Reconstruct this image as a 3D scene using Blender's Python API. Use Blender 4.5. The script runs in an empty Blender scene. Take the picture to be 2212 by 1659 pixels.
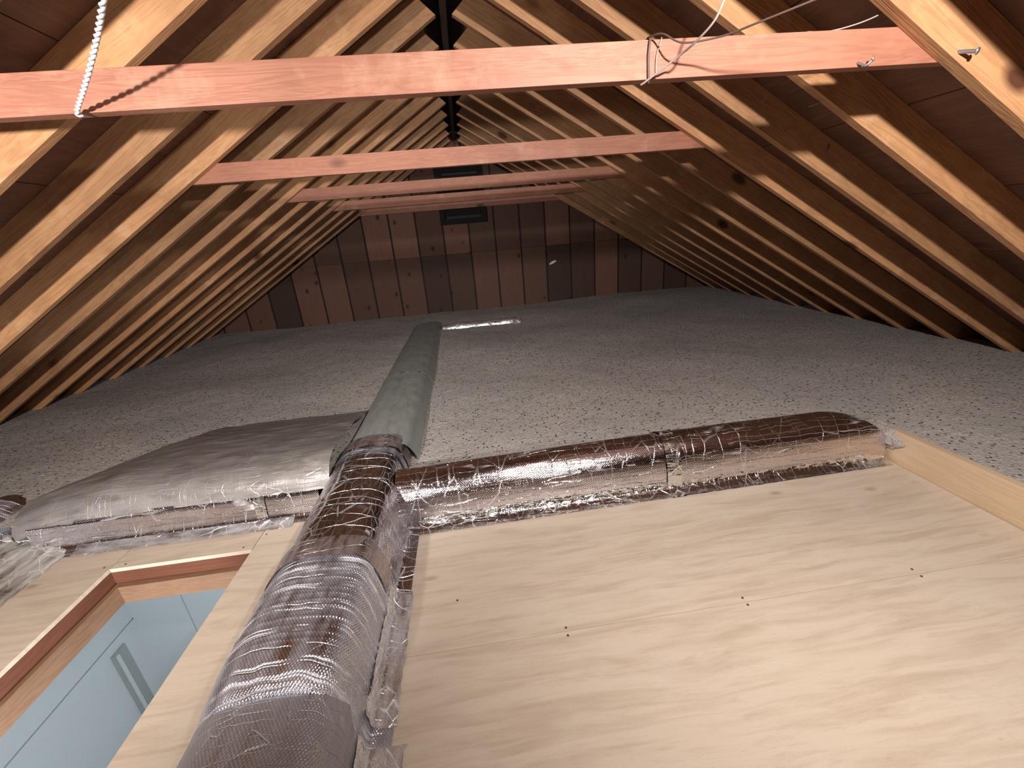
import bpy, bmesh, math, random
from mathutils import Vector, Matrix, noise

C = bpy.context.scene
COL = C.collection
random.seed(7)

# ------------------------------------------------------------------ camera
cam_d = bpy.data.cameras.new('camera')
cam = bpy.data.objects.new('camera', cam_d)
COL.objects.link(cam)
R_ = Vector((0.99038652, -0.11210276, -0.08104018))
U_ = Vector((0.11404106, 0.33012848, 0.93702178))
F_ = Vector((0.07828905, 0.93725565, -0.33973911))
CAMP = Vector((-0.0395, 0.0, 0.0))
cam.matrix_world = Matrix(((R_.x, U_.x, -F_.x, CAMP.x), (R_.y, U_.y, -F_.y, CAMP.y), (R_.z, U_.z, -F_.z, CAMP.z), (0, 0, 0, 1)))
cam_d.sensor_width = 36.0
cam_d.sensor_fit = 'HORIZONTAL'
cam_d.lens = 907.6 / 2212 * 36.0
cam_d.clip_start = 0.02
C.camera = cam

# ------------------------------------------------------------------ world and lights
w = bpy.data.worlds.new('night')
C.world = w
w.use_nodes = True
w.node_tree.nodes['Background'].inputs[0].default_value = (0.05, 0.05, 0.07, 1)
w.node_tree.nodes['Background'].inputs[1].default_value = 0.3

def lamp(name, kind, loc, power, color, radius, target=None, angle=None, blend=0.5, size=None):
    d = bpy.data.lights.new(name, kind)
    d.energy = power
    d.color = color
    if kind == 'AREA':
        d.shape = 'RECTANGLE'; d.size = size[0]; d.size_y = size[1]
    else:
        d.shadow_soft_size = radius
    if kind == 'SPOT':
        d.spot_size = math.radians(angle); d.spot_blend = blend
    o = bpy.data.objects.new(name, d)
    COL.objects.link(o)
    o.location = loc
    if target is not None:
        o.rotation_euler = (Vector(target) - Vector(loc)).to_track_quat('-Z', 'Y').to_euler()
    return o

# weak general fill light, added near the ridge well behind the photographer
lamp('attic_fill', 'POINT', (0.24, -1.90, 0.50), 12, (1.0, 0.93, 0.88), 0.035)
# flood lamp held up on the right, hooded towards the right half of the attic
lamp('right_flood', 'SPOT', (0.56, -0.20, 0.58), 290, (1.0, 0.94, 0.90), 0.035, target=(1.35, 2.3, -0.55), angle=138, blend=0.85)
# second flood lamp standing low on the left
lamp('left_flood', 'SPOT', (-1.10, -0.50, 0.02), 360, (1.0, 0.94, 0.89), 0.035, target=(-1.8, 2.0, -0.25), angle=106, blend=0.8)
# unseen area light added in the room below, turned on its wall
lamp('room_fill', 'AREA', (-0.9, 0.5, -1.6), 36, (0.95, 0.97, 1.0), 0.1, target=(-3.0, 2.4, -2.7), size=(0.5, 0.5))

C.view_settings.view_transform = 'Standard'
C.view_settings.look = 'None'
C.view_settings.gamma = 1
C.view_settings.use_curve_mapping = False
C.view_settings.exposure = 0.0

# ------------------------------------------------------------------ dimensions
TH = 0.5458; ct, st = math.cos(TH), math.sin(TH)
ZR = 1.146; WR = 0.045; Y0 = 1.2435; SP = 0.406
RD = 0.14            # rafter depth
RT = 0.038           # lumber thickness
ZB, ZT = 0.352, 0.440  # collar ties
DECK = -1.21
INS = -1.09
YG = 6.40

# ------------------------------------------------------------------ node helpers
class NT:
    def __init__(s, name):
        s.m = bpy.data.materials.new(name); s.m.use_nodes = True
        s.t = s.m.node_tree; s.t.nodes.clear()
        s.out = s.n('ShaderNodeOutputMaterial')
        s.b = s.n('ShaderNodeBsdfPrincipled')
        s.l(s.b.outputs[0], s.out.inputs[0])
    def n(s, k, **kw):
        x = s.t.nodes.new(k)
        for a, v in kw.items(): setattr(x, a, v)
        return x
    def l(s, a, b): s.t.links.new(a, b)
    def val(s, sock, v):
        if isinstance(v, bpy.types.NodeSocket): s.l(v, sock)
        else: sock.default_value = v
    def math(s, op, a, b=0.5, c=None, clamp=False):
        x = s.n('ShaderNodeMath', operation=op); x.use_clamp = clamp
        s.val(x.inputs[0], a); s.val(x.inputs[1], b)
        if c is not None: s.val(x.inputs[2], c)
        return x.outputs[0]
    def mr(s, v, a, b, c=0.0, d=1.0, smooth=False):
        x = s.n('ShaderNodeMapRange')
        if smooth: x.interpolation_type = 'SMOOTHSTEP'
        s.val(x.inputs['Value'], v); s.val(x.inputs['From Min'], a); s.val(x.inputs['From Max'], b)
        s.val(x.inputs['To Min'], c); s.val(x.inputs['To Max'], d)
        return x.outputs[0]
    def mix(s, f, a, b, mode='MIX'):
        x = s.n('ShaderNodeMix', data_type='RGBA', blend_type=mode)
        s.val(x.inputs[0], f)
        for i, v in ((6, a), (7, b)):
            if isinstance(v, tuple) and len(v) == 3: v = v + (1,)
            s.val(x.inputs[i], v)
        return x.outputs[2]
    def map(s, vec, scale=(1, 1, 1), loc=(0, 0, 0), rot=(0, 0, 0)):
        x = s.n('ShaderNodeMapping')
        s.l(vec, x.inputs[0]); s.val(x.inputs['Location'], loc); s.val(x.inputs['Scale'], scale); s.val(x.inputs['Rotation'], rot)
        return x.outputs[0]
    def noise(s, vec, scale, detail=3, rough=0.5, dist=0.0, out=0):
        x = s.n('ShaderNodeTexNoise')
        s.l(vec, x.inputs['Vector']); x.inputs['Scale'].default_value = scale
        x.inputs['Detail'].default_value = detail; x.inputs['Roughness'].default_value = rough
        x.inputs['Distortion'].default_value = dist
        return x.outputs[out]
    def vor(s, vec, scale, feature='F1', out='Distance', rnd=1.0):
        x = s.n('ShaderNodeTexVoronoi', feature=feature)
        s.l(vec, x.inputs['Vector']); x.inputs['Scale'].default_value = scale; x.inputs['Randomness'].default_value = rnd
        return x.outputs[out]
    def coord(s, k='Object'):
        return s.n('ShaderNodeTexCoord').outputs[k]
    def rand(s): return s.n('ShaderNodeObjectInfo').outputs['Random']
    def bump(s, h, dist, strength=1.0, normal=None):
        x = s.n('ShaderNodeBump')
        s.l(h, x.inputs['Height']); x.inputs['Distance'].default_value = dist; x.inputs['Strength'].default_value = strength
        if normal: s.l(normal, x.inputs['Normal'])
        return x.outputs[0]

def wood(name, light, dark, knot=(0.10, 0.035, 0.015), rough=0.6, var=0.35, knots=True, grain=1.0, stain=0.35, axis=0, pale=None):
    """solid lumber, grain along local axis"""
    t = NT(name)
    co = t.coord()
    off = t.math('MULTIPLY', t.rand(), 37.0)
    cmb = t.n('ShaderNodeCombineXYZ'); t.l(off, cmb.inputs[0]); t.l(off, cmb.inputs[1])
    add = t.n('ShaderNodeVectorMath', operation='ADD'); t.l(co, add.inputs[0]); t.l(cmb.outputs[0], add.inputs[1])
    v = add.outputs[0]
    sc = [9.0, 9.0, 9.0]; sc[axis] = 0.8
    sv = t.map(v, tuple(sc))
    g1 = t.noise(sv, 1.6, 4, 0.6, 1.2)
    sc2 = [60.0, 60.0, 60.0]; sc2[axis] = 2.5
    g2 = t.noise(t.map(v, tuple(sc2)), 2.0, 3, 0.6, 0.3)
    rings = t.math('SINE', t.math('MULTIPLY', g1, 42.0 * grain))
    rings = t.mr(rings, -0.6, 1.0)
    f = t.math('ADD', t.math('MULTIPLY', rings, 0.30), t.math('MULTIPLY', g2, 0.5), clamp=True)
    col = t.mix(f, light, dark)
    blot = t.mr(t.noise(v, 3.1, 4, 0.65), 0.42, 0.72)
    col = t.mix(t.math('MULTIPLY', blot, stain), col, tuple(x * 0.45 for x in dark))
    if pale:
        pb = t.mr(t.noise(v, 5.7, 5, 0.7), 0.56, 0.72)
        col = t.mix(t.math('MULTIPLY', pb, 0.35), col, pale)
    if knots:
        ks = [5.0, 5.0, 5.0]; ks[axis] = 2.6
        kd = t.vor(t.map(v, tuple(ks)), 1.0)
        kc = t.n('ShaderNodeTexVoronoi'); t.l(t.map(v, tuple(ks)), kc.inputs['Vector']); kc.inputs['Scale'].default_value = 1.0
        sep = t.n('ShaderNodeSeparateColor'); t.l(kc.outputs['Color'], sep.inputs[0])
        on = t.math('GREATER_THAN', sep.outputs[0], 0.62)
        k = t.math('MULTIPLY', t.mr(kd, 0.20, 0.10), on)
        col = t.mix(k, col, knot)
    bright = t.mr(t.rand(), 0, 1, 1.0 - var, 1.0 + var * 0.5)
    hs = t.n('ShaderNodeHueSaturation'); t.l(col, hs.inputs['Color']); t.l(bright, hs.inputs['Value'])
    t.l(hs.outputs[0], t.b.inputs['Base Color'])
    t.b.inputs['Roughness'].default_value = rough
    t.l(t.bump(f, 0.0012), t.b.inputs['Normal'])
    return t.m

def foil(name, longc=0.6, transc=0.6, dust=0.0, dots=1.0, rough=0.13, tint=(0.80, 0.77, 0.78), crumple=0.3, an=0.5, wd=0.030, cov=0.0, ls=(2.0, 38.0), ts=(34.0, 3.0), dustcol=(0.26, 0.26, 0.25)):
    """reinforced aluminium foil facing: UV = metres along / around"""
    t = NT(name)
    uv = t.coord('UV')
    n1 = t.noise(uv, 9.0, 2, 0.5, 0, out=1)
    sub = t.n('ShaderNodeVectorMath', operation='SUBTRACT'); t.l(n1, sub.inputs[0]); sub.inputs[1].default_value = (0.5, 0.5, 0.5)
    scl = t.n('ShaderNodeVectorMath', operation='SCALE'); t.l(sub.outputs[0], scl.inputs[0]); scl.inputs['Scale'].default_value = 0.035
    add = t.n('ShaderNodeVectorMath', operation='ADD'); t.l(uv, add.inputs[0]); t.l(scl.outputs[0], add.inputs[1])
    wv = add.outputs[0]
    pres = t.mr(t.noise(uv, 7.0, 3, 0.6), 0.42 - cov, 0.62 - cov)
    pres2 = t.mr(t.noise(t.map(uv, loc=(3.3, 1.7, 0)), 8.0, 3, 0.6), 0.40 - cov, 0.60 - cov)
    # ridge lines running along
    e1 = t.vor(t.map(wv, (ls[0], ls[1], 1)), 1.0, 'DISTANCE_TO_EDGE')
    c1 = t.math('MULTIPLY', t.math('MULTIPLY', t.mr(e1, wd, 0.0), pres), longc)
    e2 = t.vor(t.map(wv, (ts[0], ts[1], 1), (5, 2, 0)), 1.0, 'DISTANCE_TO_EDGE')
    c2 = t.math('MULTIPLY', t.math('MULTIPLY', t.mr(e2, wd, 0.0), pres2), transc)
    e3 = t.vor(t.map(wv, (11, 13, 1), (1, 8, 0)), 1.0, 'DISTANCE_TO_EDGE')
    c3 = t.math('MULTIPLY', t.math('MULTIPLY', t.mr(e3, 0.03, 0.0), pres), crumple)
    cr = t.math('MAXIMUM', t.math('MAXIMUM', c1, c2), c3)
    # scrim grid
    sx = t.n('ShaderNodeSeparateXYZ'); t.l(uv, sx.inputs[0])
    du = t.math('SINE', t.math('MULTIPLY', sx.outputs[0], 2 * math.pi / 0.011))
    dv = t.math('SINE', t.math('MULTIPLY', sx.outputs[1], 2 * math.pi / 0.0085))
    dot = t.math('MULTIPLY', du, dv)
    big = t.noise(t.map(uv, (an, 1, 1)), 16.0, 2, 0.5)
    mid = t.noise(t.map(uv, (an, 1.6, 1)), 42.0, 2, 0.5)
    nrm = t.bump(big, 0.008 * (0.25 + crumple))
    nrm = t.bump(mid, 0.0014 * (0.5 + crumple * 2), normal=nrm)
    nrm = t.bump(dot, 0.00028 * dots, normal=nrm)
    nrm = t.bump(cr, 0.0035, normal=nrm)
    t.l(nrm, t.b.inputs['Normal'])
    dmask = t.mr(t.noise(t.map(uv, (1.0, 4.0, 1)), 5.0, 4, 0.6), 0.35, 0.65, max(0.0, dust - 0.25), min(1.0, dust + 0.25)) if dust > 0 else None
    spotty = t.mr(t.noise(uv, 120.0, 2), 0.60, 0.72, 0, 0.25)
    base = t.mix(t.math('MULTIPLY', cr, 0.75), tint, (0.95, 0.94, 0.93))
    ro = t.math('ADD', t.math('MULTIPLY', cr, 0.35), rough, clamp=True)
    ro = t.math('ADD', ro, t.math('MULTIPLY', spotty, 0.6), clamp=True)
    metal = t.math('SUBTRACT', 1.0, t.math('MULTIPLY', cr, 0.55))
    if dmask is not None:
        base = t.mix(dmask, base, dustcol)
        metal = t.math('MULTIPLY', metal, t.math('SUBTRACT', 1.0, dmask))
        ro = t.math('ADD', ro, t.math('MULTIPLY', dmask, 0.3), clamp=True)
    t.l(base, t.b.inputs['Base Color']); t.l(ro, t.b.inputs['Roughness']); t.l(metal, t.b.inputs['Metallic'])
    return t.m

def plain(name, col, rough=0.6, metal=0.0, noise_amt=0.12, nscale=30, bumpd=0.0):
    t = NT(name)
    co = t.coord()
    n = t.noise(co, nscale, 4, 0.6)
    c = t.mix(n, tuple(x * (1 - noise_amt) for x in col), tuple(min(1, x * (1 + noise_amt)) for x in col))
    t.l(c, t.b.inputs['Base Color'])
    t.b.inputs['Roughness'].default_value = rough; t.b.inputs['Metallic'].default_value = metal
    if bumpd: t.l(t.bump(n, bumpd), t.b.inputs['Normal'])
    return t.m

M = {}
M['rafter'] = wood('rafter_lumber', (0.60, 0.33, 0.155), (0.34, 0.145, 0.06), pale=(0.72, 0.50, 0.30))
M['tie'] = wood('tie_lumber', (0.44, 0.195, 0.12), (0.29, 0.10, 0.058), stain=0.3, var=0.1, grain=1.3, pale=(0.60, 0.37, 0.25))
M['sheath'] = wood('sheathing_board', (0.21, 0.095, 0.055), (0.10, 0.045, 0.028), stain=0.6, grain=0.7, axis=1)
M['jamb_red'] = wood('jamb_red_wood', (0.15, 0.052, 0.026), (0.085, 0.027, 0.014), var=0.1, stain=0.2)
M['jamb_tan'] = wood('jamb_tan_wood', (0.25, 0.145, 0.085), (0.14, 0.07, 0.038), var=0.1, stain=0.2, grain=1.6)
M['curb'] = wood('curb_pine', (0.72, 0.50, 0.30), (0.56, 0.34, 0.18), var=0.05, stain=0.08, grain=0.7, knots=False)
M['black'] = plain('dark_felt', (0.012, 0.010, 0.010), 0.9)
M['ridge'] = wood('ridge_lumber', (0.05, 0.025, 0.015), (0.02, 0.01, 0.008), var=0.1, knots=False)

def plywood(name):
    t = NT(name)
    co = t.coord('Object')
    warp = t.noise(co, 1.3, 3, 0.5, 0, out=1)
    sub = t.n('ShaderNodeVectorMath', operation='SCALE'); t.l(warp, sub.inputs[0]); sub.inputs['Scale'].default_value = 0.10
    add = t.n('ShaderNodeVectorMath', operation='ADD'); t.l(co, add.inputs[0]); t.l(sub.outputs[0], add.inputs[1])
    v = add.outputs[0]
    g = t.noise(t.map(v, (1.6, 17, 4), rot=(0, 0, 0.05)), 1.7, 5, 0.62, 0.4)
    fine = t.noise(t.map(v, (8, 130, 10)), 2.0, 3, 0.6)
    col = t.mix(t.mr(g, 0.44, 0.66), (0.57, 0.475, 0.375), (0.46, 0.365, 0.275))
    col = t.mix(t.math('MULTIPLY', fine, 0.25), col, (0.46, 0.37, 0.28))
    pale = t.mr(t.noise(t.map(co, (1, 1.6, 1), (4, 1, 0)), 3.6, 6, 0.7), 0.52, 0.66)
    col = t.mix(t.math('MULTIPLY', pale, 0.45), col, (0.56, 0.50, 0.40))
    wavy = t.noise(t.map(v, (0.9, 7, 2), (2, 5, 0), (0, 0, -0.04)), 3.1, 6, 0.7, 1.5)
    col = t.mix(t.math('MULTIPLY', t.mr(wavy, 0.56, 0.66), 0.26), col, (0.36, 0.265, 0.19))
    pore = t.noise(t.map(co, (14, 60, 1)), 6.0, 2, 0.6)
    col = t.mix(t.math('MULTIPLY', t.mr(pore, 0.62, 0.74), 0.35), col, (0.30, 0.22, 0.16))
    scuff = t.mr(t.noise(t.map(co, (2, 6, 1), (9, 3, 0)), 5.0, 6, 0.75), 0.64, 0.74)
    col = t.mix(t.math('MULTIPLY', scuff, 0.4), col, (0.32, 0.22, 0.14))
    vd = t.vor(t.map(co, (2.4, 5.2, 1), (0.3, 0.7, 0)), 1.0)
    sm = t.math('MULTIPLY', t.mr(vd, 0.10, 0.03), 0.55)
    col = t.mix(sm, col, (0.24, 0.14, 0.08))
    t.l(col, t.b.inputs['Base Color'])
    t.b.inputs['Roughness'].default_value = 0.55
    t.l(t.bump(g, 0.0008), t.b.inputs['Normal'])
    return t.m
M['ply'] = plywood('birch_plywood')

def insulation():
    t = NT('cellulose_insulation')
    co = t.coord('Object')
    n1 = t.noise(co, 80, 3, 0.75)
    n2 = t.noise(co, 30, 3, 0.6)
    n3 = t.noise(co, 1.4, 3, 0.5)
    v1 = t.vor(co, 62)
    rnd = t.vor(co, 62, out='Color')
    sep = t.n('ShaderNodeSeparateColor'); t.l(rnd, sep.inputs[0])
    col = t.mix(t.mr(n1, 0.3, 0.7), (0.36, 0.318, 0.300), (0.82, 0.74, 0.68))
    col = t.mix(t.mr(n3, 0.4, 0.65, 0, 0.5), col, (0.42, 0.41, 0.39))
    col = t.mix(t.math('MULTIPLY', t.mr(sep.outputs[0], 0.78, 0.84), t.mr(v1, 0.5, 0.28)), col, (0.05, 0.036, 0.03))
    col = t.mix(t.math('MULTIPLY', t.mr(sep.outputs[1], 0.86, 0.95), t.mr(v1, 0.5, 0.2)), col, (0.50, 0.45, 0.38))
    t.l(col, t.b.inputs['Base Color']); t.b.inputs['Roughness'].default_value = 0.95
    nr = t.bump(n2, 0.006)
    nr = t.bump(n1, 0.014, normal=nr)
    t.l(nr, t.b.inputs['Normal'])
    return t.m
M['ins'] = insulation()

M['foil_main'] = foil('foil_taped', 0.9, 0.9, wd=0.026, cov=0.10, rough=0.09, crumple=0.45, dots=0.6, tint=(0.66, 0.64, 0.69), ls=(2.0, 42), ts=(16, 2.6))
M['foil_ribbed'] = foil('foil_ribbed', 0.15, 1.0, an=1.0, wd=0.06, dust=0.09, dustcol=(0.33, 0.31, 0.34), rough=0.18, crumple=0.2, dots=2.8, tint=(0.74, 0.77, 0.88), ts=(26, 0.35))
M['foil_scrim'] = foil('foil_scrim_dull', 0.2, 0.5, dust=0.5, dustcol=(0.25, 0.24, 0.26), rough=0.28, crumple=0.5, dots=2.2, tint=(0.52, 0.50, 0.53))
M['foil_branch'] = foil('foil_branch', 0.9, 0.35, rough=0.085, crumple=0.10, an=0.12, dots=1.0, tint=(0.76, 0.72, 0.76), ls=(0.9, 36), ts=(14, 5))
M['foil_crumple'] = foil('foil_crumpled', 0.25, 0.25, rough=0.16, crumple=0.7, dots=0.5, tint=(0.85, 0.84, 0.84))
M['foil_silver'] = foil('foil_silver_crumpled', 0.2, 0.2, an=1.0, dust=0.18, dustcol=(0.62, 0.60, 0.60), rough=0.16, crumple=0.9, dots=0.8, tint=(0.88, 0.88, 0.90))
M['foil_dusty'] = foil('foil_dusty', 0.5, 0.15, dust=0.52, rough=0.22, crumple=0.3, an=0.1, dots=0.4, tint=(0.52, 0.48, 0.47), ls=(1.2, 42), dustcol=(0.21, 0.195, 0.18))
M['foil_far'] = foil('foil_far_dusty', 0.25, 0.1, dust=0.68, rough=0.3, crumple=0.2, dots=0.2, tint=(0.6, 0.62, 0.6), dustcol=(0.27, 0.30, 0.28))
M['tape'] = foil('foil_tape', 0.2, 0.5, rough=0.22, crumple=0.5, dots=0.2, tint=(0.50, 0.42, 0.42), dust=0.25, dustcol=(0.17, 0.12, 0.11))
M['foil_end'] = foil('foil_end_bright', 0.4, 0.3, rough=0.25, crumple=0.8, dots=0.3, tint=(0.92, 0.92, 0.9), dust=0.25, dustcol=(0.8, 0.8, 0.76))
M['cord'] = plain('white_cord', (0.62, 0.62, 0.64), 0.6)
M['wire'] = plain('brown_wire', (0.10, 0.06, 0.05), 0.5)
M['wirel'] = plain('grey_wire', (0.42, 0.33, 0.30), 0.4)
M['nail'] = plain('steel_nail', (0.45, 0.43, 0.45), 0.35, 0.8)
M['room'] = plain('painted_drywall', (0.64, 0.69, 0.71), 0.7, noise_amt=0.04, nscale=60)
M['roomg'] = plain('drywall_shadow_gap', (0.20, 0.24, 0.25), 0.7)
M['casing'] = plain('grey_casing', (0.36, 0.40, 0.38), 0.5)
M['carpet'] = plain('room_carpet', (0.42, 0.46, 0.47), 0.95, noise_amt=0.35, nscale=120)
M['vent'] = plain('vent_dark_metal', (0.012, 0.012, 0.013), 0.9)
M['louvre'] = plain('louvre_daylight_tone', (0.22, 0.28, 0.28), 0.3, 0.6)  # pale teal colour stands in for daylight glimpsed through the slats
M['debris'] = plain('pale_scrap', (0.75, 0.75, 0.75), 0.5)
M['lint'] = plain('dust_clump', (0.42, 0.37, 0.33), 0.95, noise_amt=0.4, nscale=90, bumpd=0.01)

# ------------------------------------------------------------------ mesh helpers
def mesh_obj(name, verts, faces, mat, parent=None, uvs=None, smooth=False, matrix=None):
    me = bpy.data.meshes.new(name)
    me.from_pydata([tuple(v) for v in verts], [], faces)
    me.validate(); me.update()
    if uvs:
        ul = me.uv_layers.new(name='UVMap')
        for lp in me.loops: ul.data[lp.index].uv = uvs[lp.vertex_index]
    if mat: me.materials.append(mat)
    if smooth:
        for p in me.polygons: p.use_smooth = True
    o = bpy.data.objects.new(name, me)
    COL.objects.link(o)
    if matrix is not None: o.matrix_world = matrix
    if parent is not None:
        o.parent = parent
    return o

def bm_obj(name, bm, mat, parent=None, matrix=None, bevel=0.0, smooth=False):
    if bevel:
        bmesh.ops.bevel(bm, geom=list(bm.edges), offset=bevel, segments=2, affect='EDGES', profile=0.7)
    bmesh.ops.recalc_face_normals(bm, faces=list(bm.faces))
    me = bpy.data.meshes.new(name); bm.to_mesh(me); bm.free()
    if mat: me.materials.append(mat)
    if smooth:
        for p in me.polygons: p.use_smooth = True
    o = bpy.data.objects.new(name, me); COL.objects.link(o)
    if matrix is not None: o.matrix_world = matrix
    if parent is not None: o.parent = parent
    return o

def box(bm, x0, x1, y0, y1, z0, z1):
    v = [bm.verts.new((x, y, z)) for x in (x0, x1) for y in (y0, y1) for z in (z0, z1)]
    for f in ((0, 1, 3, 2), (4, 6, 7, 5), (0, 4, 5, 1), (2, 3, 7, 6), (0, 2, 6, 4), (1, 5, 7, 3)):
        bm.faces.new([v[i] for i in f])
    return v

def prism(bm, poly, y0, y1):
    """polygon in xz extruded along y"""
    a = [bm.verts.new((x, y0, z)) for x, z in poly]
    b = [bm.verts.new((x, y1, z)) for x, z in poly]
    bm.faces.new(a); bm.faces.new(b[::-1])
    n = len(poly)
    for i in range(n):
        bm.faces.new((a[i], b[i], b[(i + 1) % n], a[(i + 1) % n]))

def boxo(name, x0, x1, y0, y1, z0, z1, mat, parent=None, bevel=0.0):
    """box with its own origin at its centre"""
    c = Vector(((x0 + x1) / 2, (y0 + y1) / 2, (z0 + z1) / 2))
    bm = bmesh.new(); box(bm, x0 - c.x, x1 - c.x, y0 - c.y, y1 - c.y, z0 - c.z, z1 - c.z)
    o = bm_obj(name, bm, mat, None, bevel=bevel)
    if parent is not None:
        o.parent = parent; o.location = c - parent.location
    else: o.location = c
    return o

def tag(o, label, cat, group=None, kind=None):
    o['label'] = label; o['category'] = cat
    if group: o['group'] = group
    if kind: o['kind'] = kind
    return o
def structure(o, label=None):
    o['kind'] = 'structure'
    if label: o['label'] = label
    return o
def empty(name, loc=(0, 0, 0)):
    o = bpy.data.objects.new(name, None); COL.objects.link(o); o.location = loc
    o.empty_display_size = 0.1
    return o

def catmull(pts, n):
    out = []
    P = [Vector(p) for p in pts]
    P = [P[0] * 2 - P[1]] + P + [P[-1] * 2 - P[-2]]
    for i in range(1, len(P) - 2):
        for k in range(n):
            t = k / n
            a, b, c, d = P[i - 1], P[i], P[i + 1], P[i + 2]
            out.append(0.5 * ((2 * b) + (c - a) * t + (2 * a - 5 * b + 4 * c - d) * t * t + (3 * b - a - 3 * c + d) * t ** 3))
    out.append(P[-2].copy())
    return out

def tube_bm(bm, pts, r, seg=8, r1=None):
    pts = [Vector(p) for p in pts]
    rings = []
    up = Vector((0.3, 0.2, 1)).normalized()
    n = len(pts)
    for i, p in enumerate(pts):
        d = (pts[min(i + 1, n - 1)] - pts[max(i - 1, 0)]).normalized()
        a = d.cross(up)
        if a.length < 1e-3: a = d.cross(Vector((1, 0, 0)))
        a.normalize(); b = d.cross(a).normalized()
        rr = r if r1 is None else r + (r1 - r) * i / (n - 1)
        rings.append([bm.verts.new(p + (a * math.cos(2 * math.pi * k / seg) + b * math.sin(2 * math.pi * k / seg)) * rr) for k in range(seg)])
    for i in range(n - 1):
        for k in range(seg):
            bm.faces.new((rings[i][k], rings[i][(k + 1) % seg], rings[i + 1][(k + 1) % seg], rings[i + 1][k]))
    bm.faces.new(rings[0][::-1]); bm.faces.new(rings[-1])

def tubeo(name, pts, r, mat, parent=None, seg=8, smoothpts=8, r1=None):
    if smoothpts: pts = catmull(pts, smoothpts)
    bm = bmesh.new(); tube_bm(bm, pts, r, seg, r1)
    return bm_obj(name, bm, mat, parent, smooth=True)

# ------------------------------------------------------------------ roof shell
def slope_matrix(side, y):
    X = Vector((side * ct, 0, -st)); Z = Vector((side * st, 0, ct)); Y = Z.cross(X)
    return Matrix(((X.x, Y.x, Z.x, side * WR), (X.y, Y.y, Z.y, y), (X.z, Y.z, Z.z, ZR), (0, 0, 0, 1)))

YB = -2.6
LEN = 4.75
SH0 = RD + 0.001
for side, nm in ((-1, 'ceiling_left'), (1, 'ceiling_right')):
    bm = bmesh.new()
    # board sheathing running along the ridge: rows of planks in one mesh
    x = 0.015; r = random.Random(3 + side)
    while x < LEN:
        x1 = min(x + 0.60, LEN)
        a, b = (YB - 1.5, YG + 0.2)
        lo, hi = (a, b) if side == -1 else (-b, -a)
        box(bm, x, x1 - 0.004, lo, hi, SH0, SH0 + 0.016)
        x = x1
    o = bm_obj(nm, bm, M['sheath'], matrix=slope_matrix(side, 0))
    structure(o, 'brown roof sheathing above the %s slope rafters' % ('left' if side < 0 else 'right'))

bm = bmesh.new()
prism(bm, [(-0.22, 1.236), (0, 1.362), (0.22, 1.236), (0.22, 1.25), (0, 1.376), (-0.22, 1.25)], YB, YG + 0.2)
structure(bm_obj('trim_1', bm, M['black']), 'black ridge cap closing the top of the roof')
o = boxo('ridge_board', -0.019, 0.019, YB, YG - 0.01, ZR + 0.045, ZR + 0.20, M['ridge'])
tag(o, 'dark ridge board running along the peak between the rafter ends', 'ridge board')

# ------------------------------------------------------------------ rafters and collar ties
ORD = ['nearest', 'second', 'third', 'fourth', 'fifth']
def raf_label(side, i):
    s = 'left' if side < 0 else 'right'
    if i < 0: return 'brown rafter on the %s slope, one in front of the nearest collar tie' % s
    k, r = divmod(i, 3)
    if r == 0: return 'brown wooden rafter on the %s slope holding the end of the %s collar tie' % (s, ORD[k])
    return 'brown wooden rafter on the %s slope, %s one behind the %s collar tie' % (s, ['', 'first', 'second'][r], ORD[k])

rng = random.Random(11)
for side in (-1, 1):
    for i in range(-1, 13):
        y = Y0 + i * SP
        t0 = 0.0
        bm = bmesh.new()
        L = 4.6
        poly = [(0, 0), (L, 0), (L, RD), (0.044, RD)]
        # local: X along, Y thickness (sign depends on side), Z depth
        ya, yb = (0, RT) if side == 1 else (-RT, 0)
        # slope_matrix Y axis: Z x X ; right side -> +Y, left side -> -Y
        a = [bm.verts.new((x, ya, z)) for x, z in poly]; b = [bm.verts.new((x, yb, z)) for x, z in poly]
        bm.faces.new(a); bm.faces.new(b[::-1])
        for k in range(4): bm.faces.new((a[k], b[k], b[(k + 1) % 4], a[(k + 1) % 4]))
        o = bm_obj('roof_rafter', bm, M['rafter'], bevel=0.0015, matrix=slope_matrix(side, y))
        tag(o, raf_label(side, i), 'rafter', 'rafters on the %s roof slope' % ('left' if side < 0 else 'right'))

for k in range(5):
    i = 3 * k
    y = Y0 + i * SP + RT + 0.001
    zb, zt = ZB, ZT
    xb = WR + (ZR - zb) / math.tan(TH) + 0.10
    xt = WR + (ZR - zt) / math.tan(TH) + 0.10
    bm = bmesh.new()
    prism(bm, [(-xb, 0), (xb, 0), (xt, zt - zb), (-xt, zt - zb)], 0, RT)
    o = bm_obj('collar_tie', bm, M['tie'], bevel=0.0015, matrix=Matrix.Translation((0, y, zb)))
    tag(o, ['nearest reddish collar tie beam, spanning the whole attic with a white cord tied to it',
            'second reddish collar tie beam from the camera, behind the nearest one',
            'third reddish collar tie beam from the camera, just below the bright louvre slat',
            'fourth collar tie beam from the camera, seen as a thin strip under the third',
            'farthest collar tie beam, closest to the board gable wall'][k], 'beam', 'collar ties across the attic')

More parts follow.
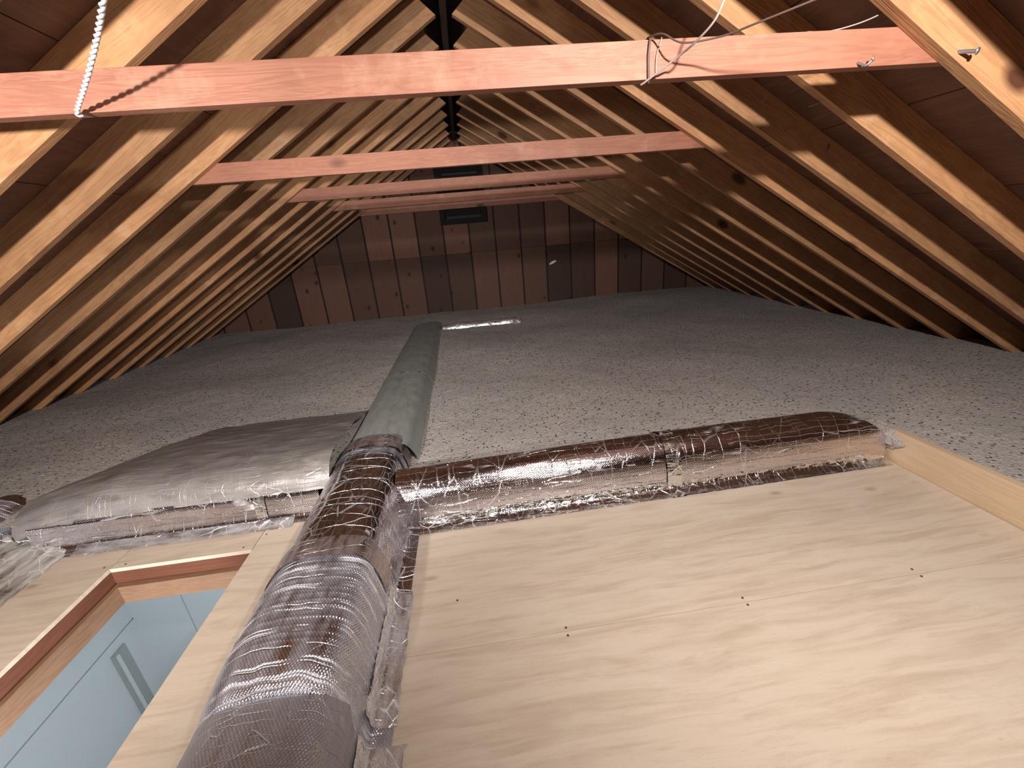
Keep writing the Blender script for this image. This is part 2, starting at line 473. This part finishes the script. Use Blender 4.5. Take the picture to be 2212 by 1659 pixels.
# ------------------------------------------------------------------ gable wall
bm = bmesh.new()
apex = ZR + 0.16
slopez = math.tan(TH)
xs = [-3.95 + 0.3655 * k for k in range(23)]
r = random.Random(5)
col_layer = bm.loops.layers.color.new('shade')
def quadbox(x0, x1, z0, z1f, yf, yb, shade):
    # board clipped under roof: top follows the slope
    def top(x): return min(z1f, apex - abs(x) * slopez)
    pts = [(x0, z0), (x1, z0), (x1, top(x1))]
    if x0 < 0 < x1 and top(0) > max(top(x0), top(x1)): pts.append((0, top(0)))
    pts.append((x0, top(x0)))
    if top(x0) <= z0 + 0.01 and top(x1) <= z0 + 0.01: return
    pts = [(x, max(z, z0 + 0.002)) if i > 1 else (x, z) for i, (x, z) in enumerate(pts)]
    a = [bm.verts.new((x, yf, z)) for x, z in pts]; b = [bm.verts.new((x, yb, z)) for x, z in pts]
    fs = [bm.faces.new(a), bm.faces.new(b[::-1])]
    n = len(pts)
    for i in range(n): fs.append(bm.faces.new((a[i], b[i], b[(i + 1) % n], a[(i + 1) % n])))
    for f in fs:
        for lp in f.loops: lp[col_layer] = (shade, shade, shade, 1)
for k in range(len(xs) - 1):
    x0, x1 = xs[k] + 0.012, xs[k + 1] - 0.012
    quadbox(x0, x1, -1.3, -0.237, YG, YG + 0.02, r.uniform(0.55, 0.9))
    quadbox(x0, x1, -0.233, 2.0, YG - 0.001, YG + 0.02, 1.25 if k in (7, 8) else r.uniform(0.7, 0.95))
quadbox(-4.2, 4.2, -1.3, 2.0, YG + 0.014, YG + 0.03, 0.25)
t = NT('gable_boards')
vc = t.n('ShaderNodeVertexColor'); vc.layer_name = 'shade'
co = t.coord()
g = t.noise(t.map(co, (12, 12, 1.5)), 2.0, 4, 0.6, 0.8)
cc = t.mix(g, (0.27, 0.125, 0.085), (0.17, 0.075, 0.05))
blot = t.mr(t.noise(co, 2.2, 4, 0.6), 0.4, 0.7, 0, 0.5)
cc = t.mix(blot, cc, (0.20, 0.12, 0.08))
kn = t.mr(t.vor(t.map(co, (5, 5, 3.5)), 1.0), 0.16, 0.08)
cc = t.mix(kn, cc, (0.05, 0.02, 0.015))
cc = t.mix(1.0, cc, vc.outputs[0], 'MULTIPLY')
t.l(cc, t.b.inputs['Base Color']); t.b.inputs['Roughness'].default_value = 0.75
structure(bm_obj('wall_back', bm, t.m), 'reddish brown vertical board gable wall at the far end')

bm = bmesh.new()
prism(bm, [(-4.2, -3.9), (4.2, -3.9), (4.2, -1.3), (0, 1.5), (-4.2, -1.3)], YB - 0.05, YB)
structure(bm_obj('wall_front', bm, M['sheath']), 'wooden gable wall behind the photographer')

# gable vent
v = empty('gable_vent', (0.02, YG - 0.03, 0.16))
tag(v, 'black louvred gable vent high on the far board wall, behind the collar ties', 'vent')
boxo('vent_back', -0.285, 0.335, YG - 0.03, YG - 0.02, 0.16, 0.89, M['black'], v)
bm = bmesh.new()
for b_ in ((-0.33, -0.26, 0, 0.73), (0.25, 0.32, 0, 0.73), (-0.26, 0.25, 0, 0.07), (-0.26, 0.25, 0.66, 0.73)):
    box(bm, b_[0], b_[1], -0.05, 0.0, b_[2], b_[3])
fr = bm_obj('vent_frame', bm, M['vent'], v, bevel=0.003)
for zc in (0.25, 0.36, 0.47, 0.58, 0.69, 0.80):
    c = Vector((0.022, YG - 0.055, zc))
    bm = bmesh.new(); box(bm, -0.24, 0.24, -0.004, 0.004, -0.02, 0.02)
    sl = bm_obj('louvre', bm, M['louvre'] if abs(zc - 0.25) < 0.02 or abs(zc - 0.80) < 0.02 else M['vent'], v)  # lowest and highest slats carry the painted daylight tone
    sl.location = c - v.location; sl.rotation_euler = (math.radians(-50), 0, 0)

# ------------------------------------------------------------------ insulation floor
def ins_z(x, y):
    z = INS + 0.035 * max(0, min(1, (y - 3.0) / 3.0))
    if x > 0: z += 0.045 * math.exp(-((x - 2.6) ** 2 / 0.5 + (y - 5.8) ** 2 / 0.7))
    z += 0.022 * (noise.noise((x * 1.3, y * 1.3, 0)))
    z += 0.005 * noise.noise((x * 5, y * 5, 3))
    d = math.hypot(x * 0.0, 0)
    near = 1.0
    z += near * 0.003 * noise.noise((x * 22, y * 22, 9)) + 0.003 * noise.noise((x * 55, y * 55, 2))
    return z
def ins_hole(x, y):
    return (-2.62 < x < 1.955 and y < 1.84)
def grid(x0, x1, y0, y1, step, verts, faces, idx, zf, hole):
    nx = int((x1 - x0) / step); ny = int((y1 - y0) / step)
    base = len(verts)
    for j in range(ny + 1):
        for i in range(nx + 1):
            x = x0 + (x1 - x0) * i / nx; y = y0 + (y1 - y0) * j / ny
            verts.append((x, y, zf(x, y)))
    for j in range(ny):
        for i in range(nx):
            xc = x0 + (x1 - x0) * (i + 0.5) / nx; yc = y0 + (y1 - y0) * (j + 0.5) / ny
            if hole(xc, yc): continue
            a = base + j * (nx + 1) + i
            faces.append((a, a + 1, a + nx + 2, a + nx + 1))
V = []; Fc = []
grid(-3.86, 3.86, -0.8, 6.395, 0.02, V, Fc, None, ins_z, ins_hole)
o = mesh_obj('blown_insulation', V, Fc, M['ins'], smooth=True)
tag(o, 'grey brown loose blown insulation covering the attic floor around the plywood', 'insulation', kind='stuff')
boxo_ = boxo('floor', -4.3, -2.6, YB, YG + 0.1, -1.33, -1.30, M['black']); structure(boxo_)
structure(boxo('floor', 1.97, 4.3, YB, YG + 0.1, -1.33, -1.30, M['black']))
structure(boxo('floor', -2.6, 1.97, 1.86, YG + 0.1, -1.33, -1.30, M['black']))

# ------------------------------------------------------------------ plywood deck
TP = 0.018
def panel(name, x0, x1, y0, y1, label, z=DECK, screws=()):
    p = empty(name, ((x0 + x1) / 2, (y0 + y1) / 2, z - TP))
    tag(p, label, 'plywood')
    boxo('board', x0, x1, y0, y1, z - TP, z, M['ply'], p, bevel=0.0012)
    for (sx, sy) in screws:
        bm = bmesh.new()
        bmesh.ops.create_cone(bm, cap_ends=True, segments=12, radius1=0.0042, radius2=0.0036, depth=0.0022)
        s = bm_obj('screw', bm, M['wire'], p)
        s.location = Vector((sx, sy, z + 0.0007)) - p.location
    return p
panel('plywood_sheet', -0.798, 1.925, 0.979, 1.84, 'pale plywood floor panel between the seam and the right foil duct branch', screws=((0.149, 0.990), (0.752, 0.994), (1.375, 0.998), (-0.202, 1.165)))
panel('plywood_sheet', -0.798, 1.925, -0.7, 0.977, 'pale plywood floor panel nearest the camera at bottom right', screws=((0.149, 0.962), (0.752, 0.966), (1.375, 0.966)))
panel('plywood_sheet', -1.689, -1.105, 1.610, 1.86, 'narrow plywood piece along the far edge of the ceiling opening', screws=((-1.638, 1.630), (-1.15, 1.632)))
panel('plywood_sheet', -2.6, -1.692, -0.7, 1.86, 'plywood piece left of the ceiling opening beside crumpled foil', screws=((-1.721, 1.625),))
panel('plywood_strip', -1.100, -0.80, -0.7, 1.80, 'long plywood strip between the ceiling opening and the main duct', z=DECK + 0.003, screws=((-1.08, 1.70),))

# curb along right edge
k = boxo('curb_board', 1.930, 1.968, -0.7, 1.76, -1.235, -1.052, M['curb'], bevel=0.002)
M['curb2'] = wood('curb_pine_y', (0.66, 0.49, 0.325), (0.55, 0.38, 0.235), var=0.05, stain=0.08, grain=0.7, knots=False, axis=1)
k.data.materials[0] = M['curb2']
tag(k, 'pale pine board standing on edge between the plywood and the insulation at right', 'board')

# ------------------------------------------------------------------ hatch opening jambs
HX0, HX1, HY1, HY0 = -1.69, -1.102, 1.61, -0.5
j = empty('hatch_frame', ((HX0 + HX1) / 2, HY1, -1.37))
tag(j, 'reddish and tan wooden frame lining the ceiling opening at lower left', 'frame')
M['jr_y'] = wood('jamb_red_wood_y', (0.15, 0.052, 0.026), (0.085, 0.027, 0.014), var=0.1, stain=0.2, axis=1)
M['jt_y'] = wood('jamb_tan_wood_y', (0.25, 0.145, 0.085), (0.14, 0.07, 0.038), var=0.1, stain=0.2, grain=1.6, axis=1)
boxo('upper_jamb', HX0, HX1, HY1, HY1 + 0.038, -1.29, DECK - TP - 0.0005, M['jamb_red'], j, 0.0015)
boxo('upper_jamb', HX0 - 0.038, HX0, HY0, HY1 + 0.038, -1.29, DECK - TP - 0.0005, M['jr_y'], j, 0.0015)
boxo('lower_jamb', HX0 + 0.020, HX1, HY1 - 0.024, HY1 + 0.014, -1.375, -1.291, M['jamb_tan'], j, 0.0015)
boxo('lower_jamb', HX0 - 0.018, HX0 + 0.0195, HY0, HY1 + 0.022, -1.375, -1.291, M['jt_y'], j, 0.0015)
boxo('upper_jamb', HX1 + 0.001, HX1 + 0.039, HY0, HY1 + 0.038, -1.375, DECK - TP - 0.0005, M['jr_y'], j, 0.0015)
boxo('upper_jamb', HX0, HX1, HY0 - 0.04, HY0, -1.375, DECK - TP - 0.0005, M['jamb_red'], j, 0.0015)

# ------------------------------------------------------------------ room below
RX0, RX1, RY0, RY1, RZ0, RZ1 = -3.0, 1.0, -1.5, 2.88, -3.80, -1.38
structure(boxo('wall_left', RX0 - 0.05, RX0, RY0, RY1, RZ0, -2.665, M['room']), 'pale blue wall of the room below, under its ledge')
structure(boxo('wall_left', RX0 - 0.05, RX0, RY0, RY1, -2.653, RZ1, M['room']))
structure(boxo('wall_left', RX0 - 0.08, RX0 - 0.045, RY0, RY1, RZ0, RZ1, M['roomg']))
structure(boxo('wall_right', RX0, -2.59, RY1, RY1 + 0.05, RZ0, RZ1, M['room']))
structure(boxo('wall_right', -2.578, RX1, RY1 - 0.004, RY1 + 0.05, RZ0, RZ1, M['room']))
structure(boxo('wall_right', RX0, RX1, RY1 + 0.045, RY1 + 0.08, RZ0, RZ1, M['roomg']))
structure(boxo('floor', RX0 - 0.1, RX1, RY0, RY1 + 0.1, RZ0 - 0.05, RZ0, M['carpet']), 'pale floor of the room below')
# ceiling of the room (drywall) around the hatch
structure(boxo('ceiling', RX0 - 0.1, HX0 - 0.04, RY0, RY1 + 0.1, RZ1 - 0.012, RZ1 + 0.0, M['room']))
structure(boxo('ceiling', HX1 + 0.04, RX1, RY0, RY1 + 0.1, RZ1 - 0.012, RZ1 + 0.0, M['room']))
structure(boxo('ceiling', HX0 - 0.04, HX1 + 0.04, HY1 + 0.04, RY1 + 0.1, RZ1 - 0.012, RZ1 + 0.0, M['room']))
structure(boxo('wall_front', RX0, RX1, RY0 - 0.05, RY0, RZ0, RZ1, M['room']))
structure(boxo('wall_right', RX1, RX1 + 0.05, RY0, RY1, RZ0, RZ1, M['room']))
dc = empty('door_casing', (RX0, 2.69, RZ0))
tag(dc, 'narrow grey door casing on the pale blue wall of the room below', 'door casing')
boxo('casing_board', RX0, RX0 + 0.02, 2.60, 2.72, RZ0, -2.74, M['casing'], dc, 0.002)
boxo('door_edge', RX0, RX0 + 0.03, 2.62, 2.645, RZ0, -2.76, M['room'], dc, 0.002)

# ------------------------------------------------------------------ foil ducts
def sweep(name, prof, a0, a1, axis, mat, parent, step=0.012, amp=0.002, an=1.0, seed=0.0, scale_fn=None, off_fn=None, nprof=48, rib=0.0, edge=0.003, freq=14.0, thick=0.0):
    """prof: list of (p, z) with p across; axis 'y': p=x ; axis 'x': p=y. Sheet wrapped over duct."""
    P = catmull([(p, z, 0) for p, z in prof], 10)
    # resample by arclength
    L = [0.0]
    for i in range(1, len(P)): L.append(L[-1] + (P[i] - P[i - 1]).length)
    n = max(8, int(L[-1] / 0.010)); n = max(n, nprof)
    prof_r = []
    k = 0
    for i in range(n + 1):
        s = L[-1] * i / n
        while k < len(L) - 2 and L[k + 1] < s: k += 1
        f = (s - L[k]) / max(1e-9, L[k + 1] - L[k])
        prof_r.append((P[k].lerp(P[k + 1], f), s))
    m = max(2, int(abs(a1 - a0) / step))
    V = []; UV = []; Fs = []
    cen = Vector((sum(p[0] for p in prof) / len(prof), DECK + 0.02, 0))
    for j_ in range(m + 1):
        a = a0 + (a1 - a0) * j_ / m
        for i in range(n + 1):
            q, s = prof_r[i]
            i0 = max(0, i - 1); i1 = min(n, i + 1)
            tg = (prof_r[i1][0] - prof_r[i0][0]).normalized()
            nv = Vector((-tg.y, tg.x, 0))
            if nv.dot(q - cen) < 0: nv = -nv
            h = q.y - DECK
            wgt = min(1.0, max(0.15, h / 0.04))
            d = amp * wgt * (noise.noise((a * freq * an, s * freq, seed)) + 0.6 * noise.noise((a * freq * 2.7 * an, s * freq * 2.7, seed + 5)))
            if rib:
                aw = a + 0.006 * noise.noise((a * 3, s * 4, seed + 2))
                for rc, rs in RIBS: d += rib * rs * wgt * math.exp(-((aw - rc) / 0.0042) ** 2)
            pt = q + nv * d
            pp, zz = pt.x, pt.y
            if scale_fn:
                pp, zz = scale_fn(a, pp, zz)
            if i == 0: pp += edge * noise.noise((a * 25, 0, seed)) * (1 if prof[0][0] > prof[-1][0] else -1)
            if off_fn:
                do, dz = off_fn(a); pp += do; zz += dz * min(1, max(0, (zz - DECK) / 0.1))
            zz = max(zz, DECK + 0.0008) if h < 0.05 else zz
            V.append((pp, a, zz) if axis == 'y' else (a, pp, zz))
            UV.append((a, s))
    for j_ in range(m):
        for i in range(n):
            b = j_ * (n + 1) + i
            Fs.append((b, b + 1, b + n + 2, b + n + 1))
    off = parent.location.copy() if parent is not None else Vector((0, 0, 0))
    V = [Vector(v) - off for v in V]
    return mesh_obj(name, V, Fs, mat, parent, UV, smooth=True)

RIBS = []
_a = 0.86
_r = random.Random(4)
while _a < 1.15:
    RIBS.append((_a, _r.uniform(0.5, 1.3))); _a += _r.uniform(0.018, 0.040)

def grow(prof, d, cx, cz=DECK - 0.02):
    out = []
    for p, z in prof:
        v = Vector((p - cx, z - cz))
        l = v.length
        v = v * ((l + d) / l)
        out.append((cx + v.x, max(cz + v.y, z)))
    return out

# main duct running away from the camera
MAINP = [(-0.372, -1.2085), (-0.405, -1.2065), (-0.428, -1.195), (-0.440, -1.13), (-0.452, -1.05), (-0.475, -0.985), (-0.510, -0.957), (-0.58, -0.944), (-0.66, -0.943),
         (-0.72, -0.958), (-0.768, -0.995), (-0.812, -1.055), (-0.838, -1.12), (-0.850, -1.195), (-0.87, -1.2065), (-0.90, -1.2085)]
main = empty('main_duct', (-0.64, 1.3, DECK))
tag(main, 'large foil wrapped main duct running from the bottom edge toward the gable wall', 'duct')
def curl(a, p, z):
    f = max(0, min(1, (0.86 - a) / 0.125))
    d = 0.045 * (1 - math.sqrt(max(0, 1 - f * f)))
    cx = -0.64
    w_ = max(0, min(1, (z - DECK) / 0.12))
    return p + (cx - p) * d * (0.8 if z > -1.06 else 0.0), z - d * w_
def sunk(a, p, z):
    return p, DECK + (z - DECK) * 0.88
sweep('foil_wrap', grow(MAINP, 0.002, -0.64), -0.35, 0.80, 'y', M['foil_scrim'], main, amp=0.0022, seed=1, scale_fn=sunk)
sweep('foil_wrap', grow(MAINP, 0.006, -0.64), 0.735, 1.235, 'y', M['foil_ribbed'], main, amp=0.0022, seed=2, rib=0.0026, an=0.4, step=0.0028, scale_fn=curl)
sweep('foil_wrap', MAINP, 1.20, 2.02, 'y', M['foil_main'], main, amp=0.0016, seed=3)
# right hand skirt of crumpled foil
SK = grow(MAINP[0:3], 0.010, -0.64) + [(-0.424, -1.165), (-0.430, -1.145)]
sweep('crumpled_skirt', SK, 0.78, 1.22, 'y', M['foil_silver'], main, amp=0.0065, seed=14, freq=22, step=0.006, edge=0.010)
sweep('crumpled_skirt', [(-0.330, -1.2068)] + grow(MAINP[1:3], 0.012, -0.64) + [(-0.422, -1.165), (-0.432, -1.14)], 0.20, 0.735, 'y', M['foil_silver'], main, amp=0.007, seed=17, freq=18, step=0.006, edge=0.010)
def top_only(prof, x0, x1, lift):
    return [(p, z + lift) for p, z in prof if x0 <= p <= x1]
o = sweep('tape_band', grow(MAINP[3:-3], 0.011, -0.64), 1.16, 1.255, 'y', M['tape'], main, amp=0.0012, seed=4, edge=0)
o['label'] = 'brownish foil tape band across the main duct'
sweep('tape_band', grow(MAINP[3:-5], 0.0065, -0.64), 1.86, 1.91, 'y', M['foil_ribbed'], main, amp=0.0012, seed=6, edge=0)
sweep('tape_band', grow(MAINP[3:-5], 0.006, -0.64), 1.93, 2.04, 'y', M['tape'], main, amp=0.0012, seed=5, edge=0)
# farther stretch lying in the insulation
FARP = [(-0.392, -1.13), (-0.410, -1.06), (-0.430, -1.02), (-0.462, -0.985), (-0.53, -0.965), (-0.62, -0.960), (-0.70, -0.972), (-0.76, -1.003), (-0.787, -1.06), (-0.80, -1.13)]
def far_scale(a, p, z):
    f = max(0, min(1, (a - 2.2) / 3.0))
    z2 = z - 0.030 * f
    return p, z2
o = sweep('foil_wrap', FARP, 2.00, 5.36, 'y', M['foil_far'], main, amp=0.0022, seed=7, step=0.03, scale_fn=far_scale, freq=7)
o['label'] = 'dull dusty foil stretch of the duct half buried in insulation'
# seam line at mid distance
sweep('seam_band', grow([(p, z + 0.0) for p, z in FARP[1:-1]], 0.006, -0.62, -1.2), 3.20, 3.235, 'y', M['foil_end'], main, amp=0.001, seed=8, edge=0, scale_fn=far_scale)
bm = bmesh.new()
pts = [(p + 0.62, z - 0.03) for p, z in FARP]
bmv = [bm.verts.new((p - main.location.x, 5.36 - main.location.y, z - DECK)) for p, z in [(q[0], q[1] - 0.03) for q in FARP]]
bm.faces.new(bmv)
bm_obj('end_cap', bm, M['foil_far'], main)

# far short branch with bright face
fb = empty('duct_branch', (0.03, 5.25, -1.09))
tag(fb, 'short shiny foil duct stub at the far end of the main duct', 'duct')
FBP = [(5.17, -1.12), (5.185, -1.065), (5.20, -1.035), (5.24, -1.02), (5.30, -1.025), (5.35, -1.06), (5.37, -1.12)]
sweep('foil_wrap', FBP, -0.40, 0.50, 'x', M['foil_end'], fb, amp=0.008, seed=9, freq=9)
bm = bmesh.new(); bmesh.ops.create_icosphere(bm, subdivisions=3, radius=0.065)
for q in bm.verts:
    q.co *= 1 + 0.35 * noise.noise(q.co * 30)
    q.co.z *= 0.55
o = bm_obj('crumpled_end', bm, M['foil_end'], fb); o.location = Vector((0.52, 5.22, -1.065)) - fb.location

# right branch
RBP = [(1.548, -1.2085), (1.572, -1.2068), (1.596, -1.197), (1.606, -1.13), (1.628, -1.06), (1.672, -1.005), (1.735, -0.985), (1.80, -1.022), (1.865, -1.078), (1.905, -1.15), (1.915, -1.209)]
rb = empty('duct_branch', (0.75, 1.74, DECK))
tag(rb, 'shiny foil wrapped duct branch running right across the plywood', 'duct')
def rb_off(a):
    f = (a + 0.37) / 2.3
    return (0.030 * f, 0.012 * math.sin(math.pi * max(0, min(1, f))))
def rb_scale(a, p, z):
    if a > 1.62:
        f = min(1, (a - 1.62) / 0.30)
        g = math.sqrt(max(0.0, 1 - f * f * 0.97))
        cut = DECK + 0.10 + (0.14) * g
        if p > 1.66: z = DECK + (z - DECK) * (0.35 + 0.65 * g)
        else: z = min(z, DECK + 0.07 + 0.17 * g)
    return p, z
sweep('foil_wrap', RBP, -0.46, 0.845, 'x', M['foil_branch'], rb, an=0.2, amp=0.0015, seed=21, off_fn=rb_off, step=0.010)
sweep('foil_wrap', grow(RBP, 0.004, 1.75), 0.80, 1.905, 'x', M['foil_branch'], rb, an=0.2, amp=0.0020, seed=22, off_fn=rb_off, scale_fn=rb_scale, step=0.010)
o = sweep('tape_band', grow(RBP[:-2], 0.0075, 1.75), 0.785, 0.855, 'x', M['foil_crumple'], rb, amp=0.0020, seed=23, off_fn=rb_off, edge=0)
sweep('crumpled_edge', [(1.544, -1.2060), (1.566, -1.2020), (1.590, -1.188), (1.600, -1.165)], -0.37, 1.895, 'x', M['foil_crumple'], rb, amp=0.005, seed=24, freq=30, off_fn=rb_off, edge=0.004, step=0.008)
# closed end
bm = bmesh.new()
n_ = 14
ring = [(1.905, p + 0.03, rb_scale(1.905, p, z)[1]) for p, z in RBP[2:]]
cv = bm.verts.new(Vector((1.915, 1.76, -1.16)) - rb.location)
rv = [bm.verts.new(Vector(q) - rb.location) for q in ring]
for a, b in zip(rv, rv[1:]): bm.faces.new((a, b, cv))
bm_obj('end_cap', bm, M['foil_dusty'], rb)
bm = bmesh.new(); bmesh.ops.create_icosphere(bm, subdivisions=4, radius=1)
for q in bm.verts:
    q.co *= 1 + 0.30 * noise.noise(q.co * 3) + 0.12 * noise.noise(q.co * 11)
    q.co = Vector((q.co.x * 0.035, q.co.y * 0.13, q.co.z * 0.055))
o = bm_obj('dust_clump', bm, M['lint'], smooth=True); o.location = (1.935, 1.70, -1.10)
tag(o, 'loose insulation clump packed beside the end of the right duct branch', 'insulation clump')

# left branch, broad foil blanket over a duct
LBP = [(1.738, -1.2085), (1.765, -1.2065), (1.800, -1.197), (1.812, -1.15), (1.822, -1.08), (1.850, -1.015), (1.91, -0.968), (2.02, -0.955), (2.30, -0.975), (2.58, -1.030), (2.74, -1.068), (2.82, -1.12)]
lb = empty('duct_branch', (-1.4, 2.1, DECK))
tag(lb, 'broad dusty foil covered duct branch running left behind the ceiling opening', 'duct')
def lb_scale(a, p, z):
    if a < -1.75:
        f = min(1, (-1.75 - a) / 0.48)
        if p > 1.82: z = z - 0.07 * f * f
        if p > 1.95: p = 1.95 + (p - 1.95) * (1 - 0.85 * f ** 1.5)
    return p, z
LF = LBP[:4] + [(1.818, -1.10), (1.828, -1.072)]
o = sweep('foil_wrap', LF, -2.16, -0.86, 'x', M['foil_branch'], lb, an=0.15, amp=0.0012, seed=31, step=0.010, scale_fn=lb_scale)
o = sweep('foil_wrap', LBP[4:], -2.24, -0.80, 'x', M['foil_dusty'], lb, an=0.6, amp=0.010, seed=32, step=0.014, freq=5, scale_fn=lb_scale)
o['label'] = 'dusty dull foil blanket over the duct'
sweep('tape_band', grow(LF, 0.004, 2.0), -1.16, -1.11, 'x', M['foil_crumple'], lb, amp=0.002, seed=33, edge=0)
sweep('crumpled_edge', [(1.732, -1.2060), (1.760, -1.2010), (1.79, -1.188)], -1.95, -0.98, 'x', M['foil_silver'], lb, amp=0.006, seed=34, freq=26, edge=0.006, step=0.008)
# left elbow returning toward the camera
LEP = [(-1.985, -1.2085), (-2.02, -1.200), (-2.08, -1.188), (-2.16, -1.170), (-2.24, -1.145), (-2.31, -1.090), (-2.39, -1.035), (-2.48, -1.02), (-2.57, -1.05), (-2.63, -1.12)]
le = empty('duct_branch', (-2.3, 1.2, DECK))
tag(le, 'crumpled foil covered duct beside the plywood at the left picture edge', 'duct')
sweep('foil_wrap', LEP[4:], -0.5, 2.02, 'y', M['foil_ribbed'], le, amp=0.006, seed=41, step=0.012)
sweep('crumpled_skirt', LEP[:6], -0.5, 1.90, 'y', M['foil_end'], le, amp=0.012, seed=42, freq=13, edge=0.02, step=0.010)

# ------------------------------------------------------------------ cords, wires, nails
def twisted(name, pts, r, off, mat):
    pts = catmull(pts, 30)
    root = empty(name, pts[0])
    for s in (0, math.pi):
        L = 0; path = []
        for i, p in enumerate(pts):
            if i: L += (p - pts[i - 1]).length
            d = (pts[min(i + 1, len(pts) - 1)] - pts[max(0, i - 1)]).normalized()
            a = d.cross(Vector((0, 1, 0.2))).normalized(); b = d.cross(a)
            ph = L * 2 * math.pi / 0.045 + s
            path.append(p + (a * math.cos(ph) + b * math.sin(ph)) * off - pts[0])
        bm = bmesh.new(); tube_bm(bm, path, r, 8)
        bm_obj('strand', bm, mat, root, smooth=True)
    return root
c1 = twisted('twisted_cord', [(-0.912, 1.275, 0.345), (-0.906, 1.258, 0.350), (-0.795, 1.15, 0.369), (-0.689, 1.05, 0.395), (-0.575, 0.925, 0.41), (-0.50, 0.84, 0.43)], 0.0028, 0.0026, M['cord'])
tag(c1, 'white twisted cord hanging from the underside of the nearest collar tie at left', 'cord')
YW = Y0 + RT
w1 = tubeo('wire', [(0.503, YW + 0.02, 0.446), (0.503, YW - 0.004, 0.444), (0.52, 1.24, 0.436), (0.555, 1.20, 0.402), (0.626, 1.15, 0.394), (0.669, 1.08, 0.392), (0.734, 1.0, 0.396), (0.80, 0.92, 0.400)], 0.0022, M['wire'])
tag(w1, 'dark brown wire leaving the top of the nearest collar tie and rising to the right', 'wire')
w2 = empty('wire', (0.49, YW, 0.33))
tag(w2, 'thin grey wire looped around the nearest collar tie and hanging up to the top edge', 'wire')
def wp(pts, r, mat, name):
    pts = [Vector(p) - w2.location for p in pts]
    return tubeo(name, pts, r, mat, w2)
wp([(0.485, YW + 0.01, 0.343), (0.493, YW - 0.003, 0.346), (0.545, 1.21, 0.375), (0.56, 1.15, 0.385), (0.575, 1.10, 0.405), (0.585, 1.08, 0.437), (0.61, 1.06, 0.50)], 0.0026, M['wirel'], 'strand')
wp([(0.503, YW + 0.01, 0.446), (0.503, YW - 0.003, 0.440), (0.500, YW - 0.003, 0.40), (0.502, YW - 0.003, 0.350), (0.503, YW + 0.006, 0.345)], 0.0032, M['wire'], 'loop')
wp([(0.535, YW - 0.003, 0.442), (0.522, YW - 0.003, 0.40), (0.522, YW - 0.003, 0.352)], 0.0014, M['wirel'], 'loop')
w3 = tubeo('wire', [(0.98, 1.33, 0.455), (1.03, 1.31, 0.447), (1.12, 1.30, 0.462), (1.19, 1.30, 0.49), (1.21, 1.31, 0.53)], 0.0018, M['wirel'])
tag(w3, 'thin loose grey wire lying over the right end of the nearest collar tie', 'wire')

def nail(base, tip, r, head, label, name='nail', bend=None):
    root = empty(name, base)
    b = Vector((0, 0, 0)); t_ = Vector(tip) - Vector(base)
    pts = [b, (b + t_) / 2 + (Vector(bend) if bend else Vector((0, 0, 0))), t_]
    tubeo('shank', pts, r, M['nail'], root, smoothpts=5)
    bm = bmesh.new(); bmesh.ops.create_cone(bm, cap_ends=True, segments=16, radius1=head, radius2=head * 0.9, depth=0.003)
    h = bm_obj('head', bm, M['nail'], root, bevel=0.0005)
    h.location = t_ ; h.rotation_euler = (t_ if t_.length else Vector((0, 0, 1))).to_track_quat('Z', 'Y').to_euler()
    tag(root, label, 'nail')
    return root
nail((1.105, YW, 0.362), (1.125, YW - 0.028, 0.362), 0.0035, 0.007, 'bent steel nail sticking out of the nearest collar tie near its right end', bend=(0.0, -0.004, -0.012))
nail((1.365, Y0 + 0.006, 0.365), (1.385, Y0 - 0.035, 0.352), 0.005, 0.009, 'steel bolt head on the near right rafter beside the tie end', name='bolt')
for k_, (p, q, lab) in enumerate([((1.355, 1.690, 0.365), (1.290, 1.675, 0.345), 'nail point sticking out of the right rafter under the nearest tie'),
                            ((1.72, 2.056, 0.262), (1.70, 2.04, 0.22), 'dark nail sticking down from the second right rafter behind the nearest tie')]):
    r_ = empty('nail', p); tag(r_, lab, 'nail')
    tubeo('shank', [Vector((0, 0, 0)), Vector(q) - Vector(p)], 0.004, M['nail'], r_, smoothpts=0, r1=0.0015)

# pale scrap stuck on the gable wall
bm = bmesh.new()
for q in [(-0.05, -0.02), (0.0, -0.005), (0.055, 0.025), (0.04, 0.04), (-0.01, 0.03), (-0.055, 0.0)]: bm.verts.new((q[0], 0, q[1]))
f = bm.faces.new(list(bm.verts)); ex = bmesh.ops.extrude_face_region(bm, geom=[f])
for g_ in ex['geom']:
    if isinstance(g_, bmesh.types.BMVert): g_.co.y -= 0.004
o = bm_obj('paper_scrap', bm, M['debris']); o.location = (1.26, YG - 0.003, -0.49)
tag(o, 'small pale scrap stuck on the right part of the gable wall', 'scrap')
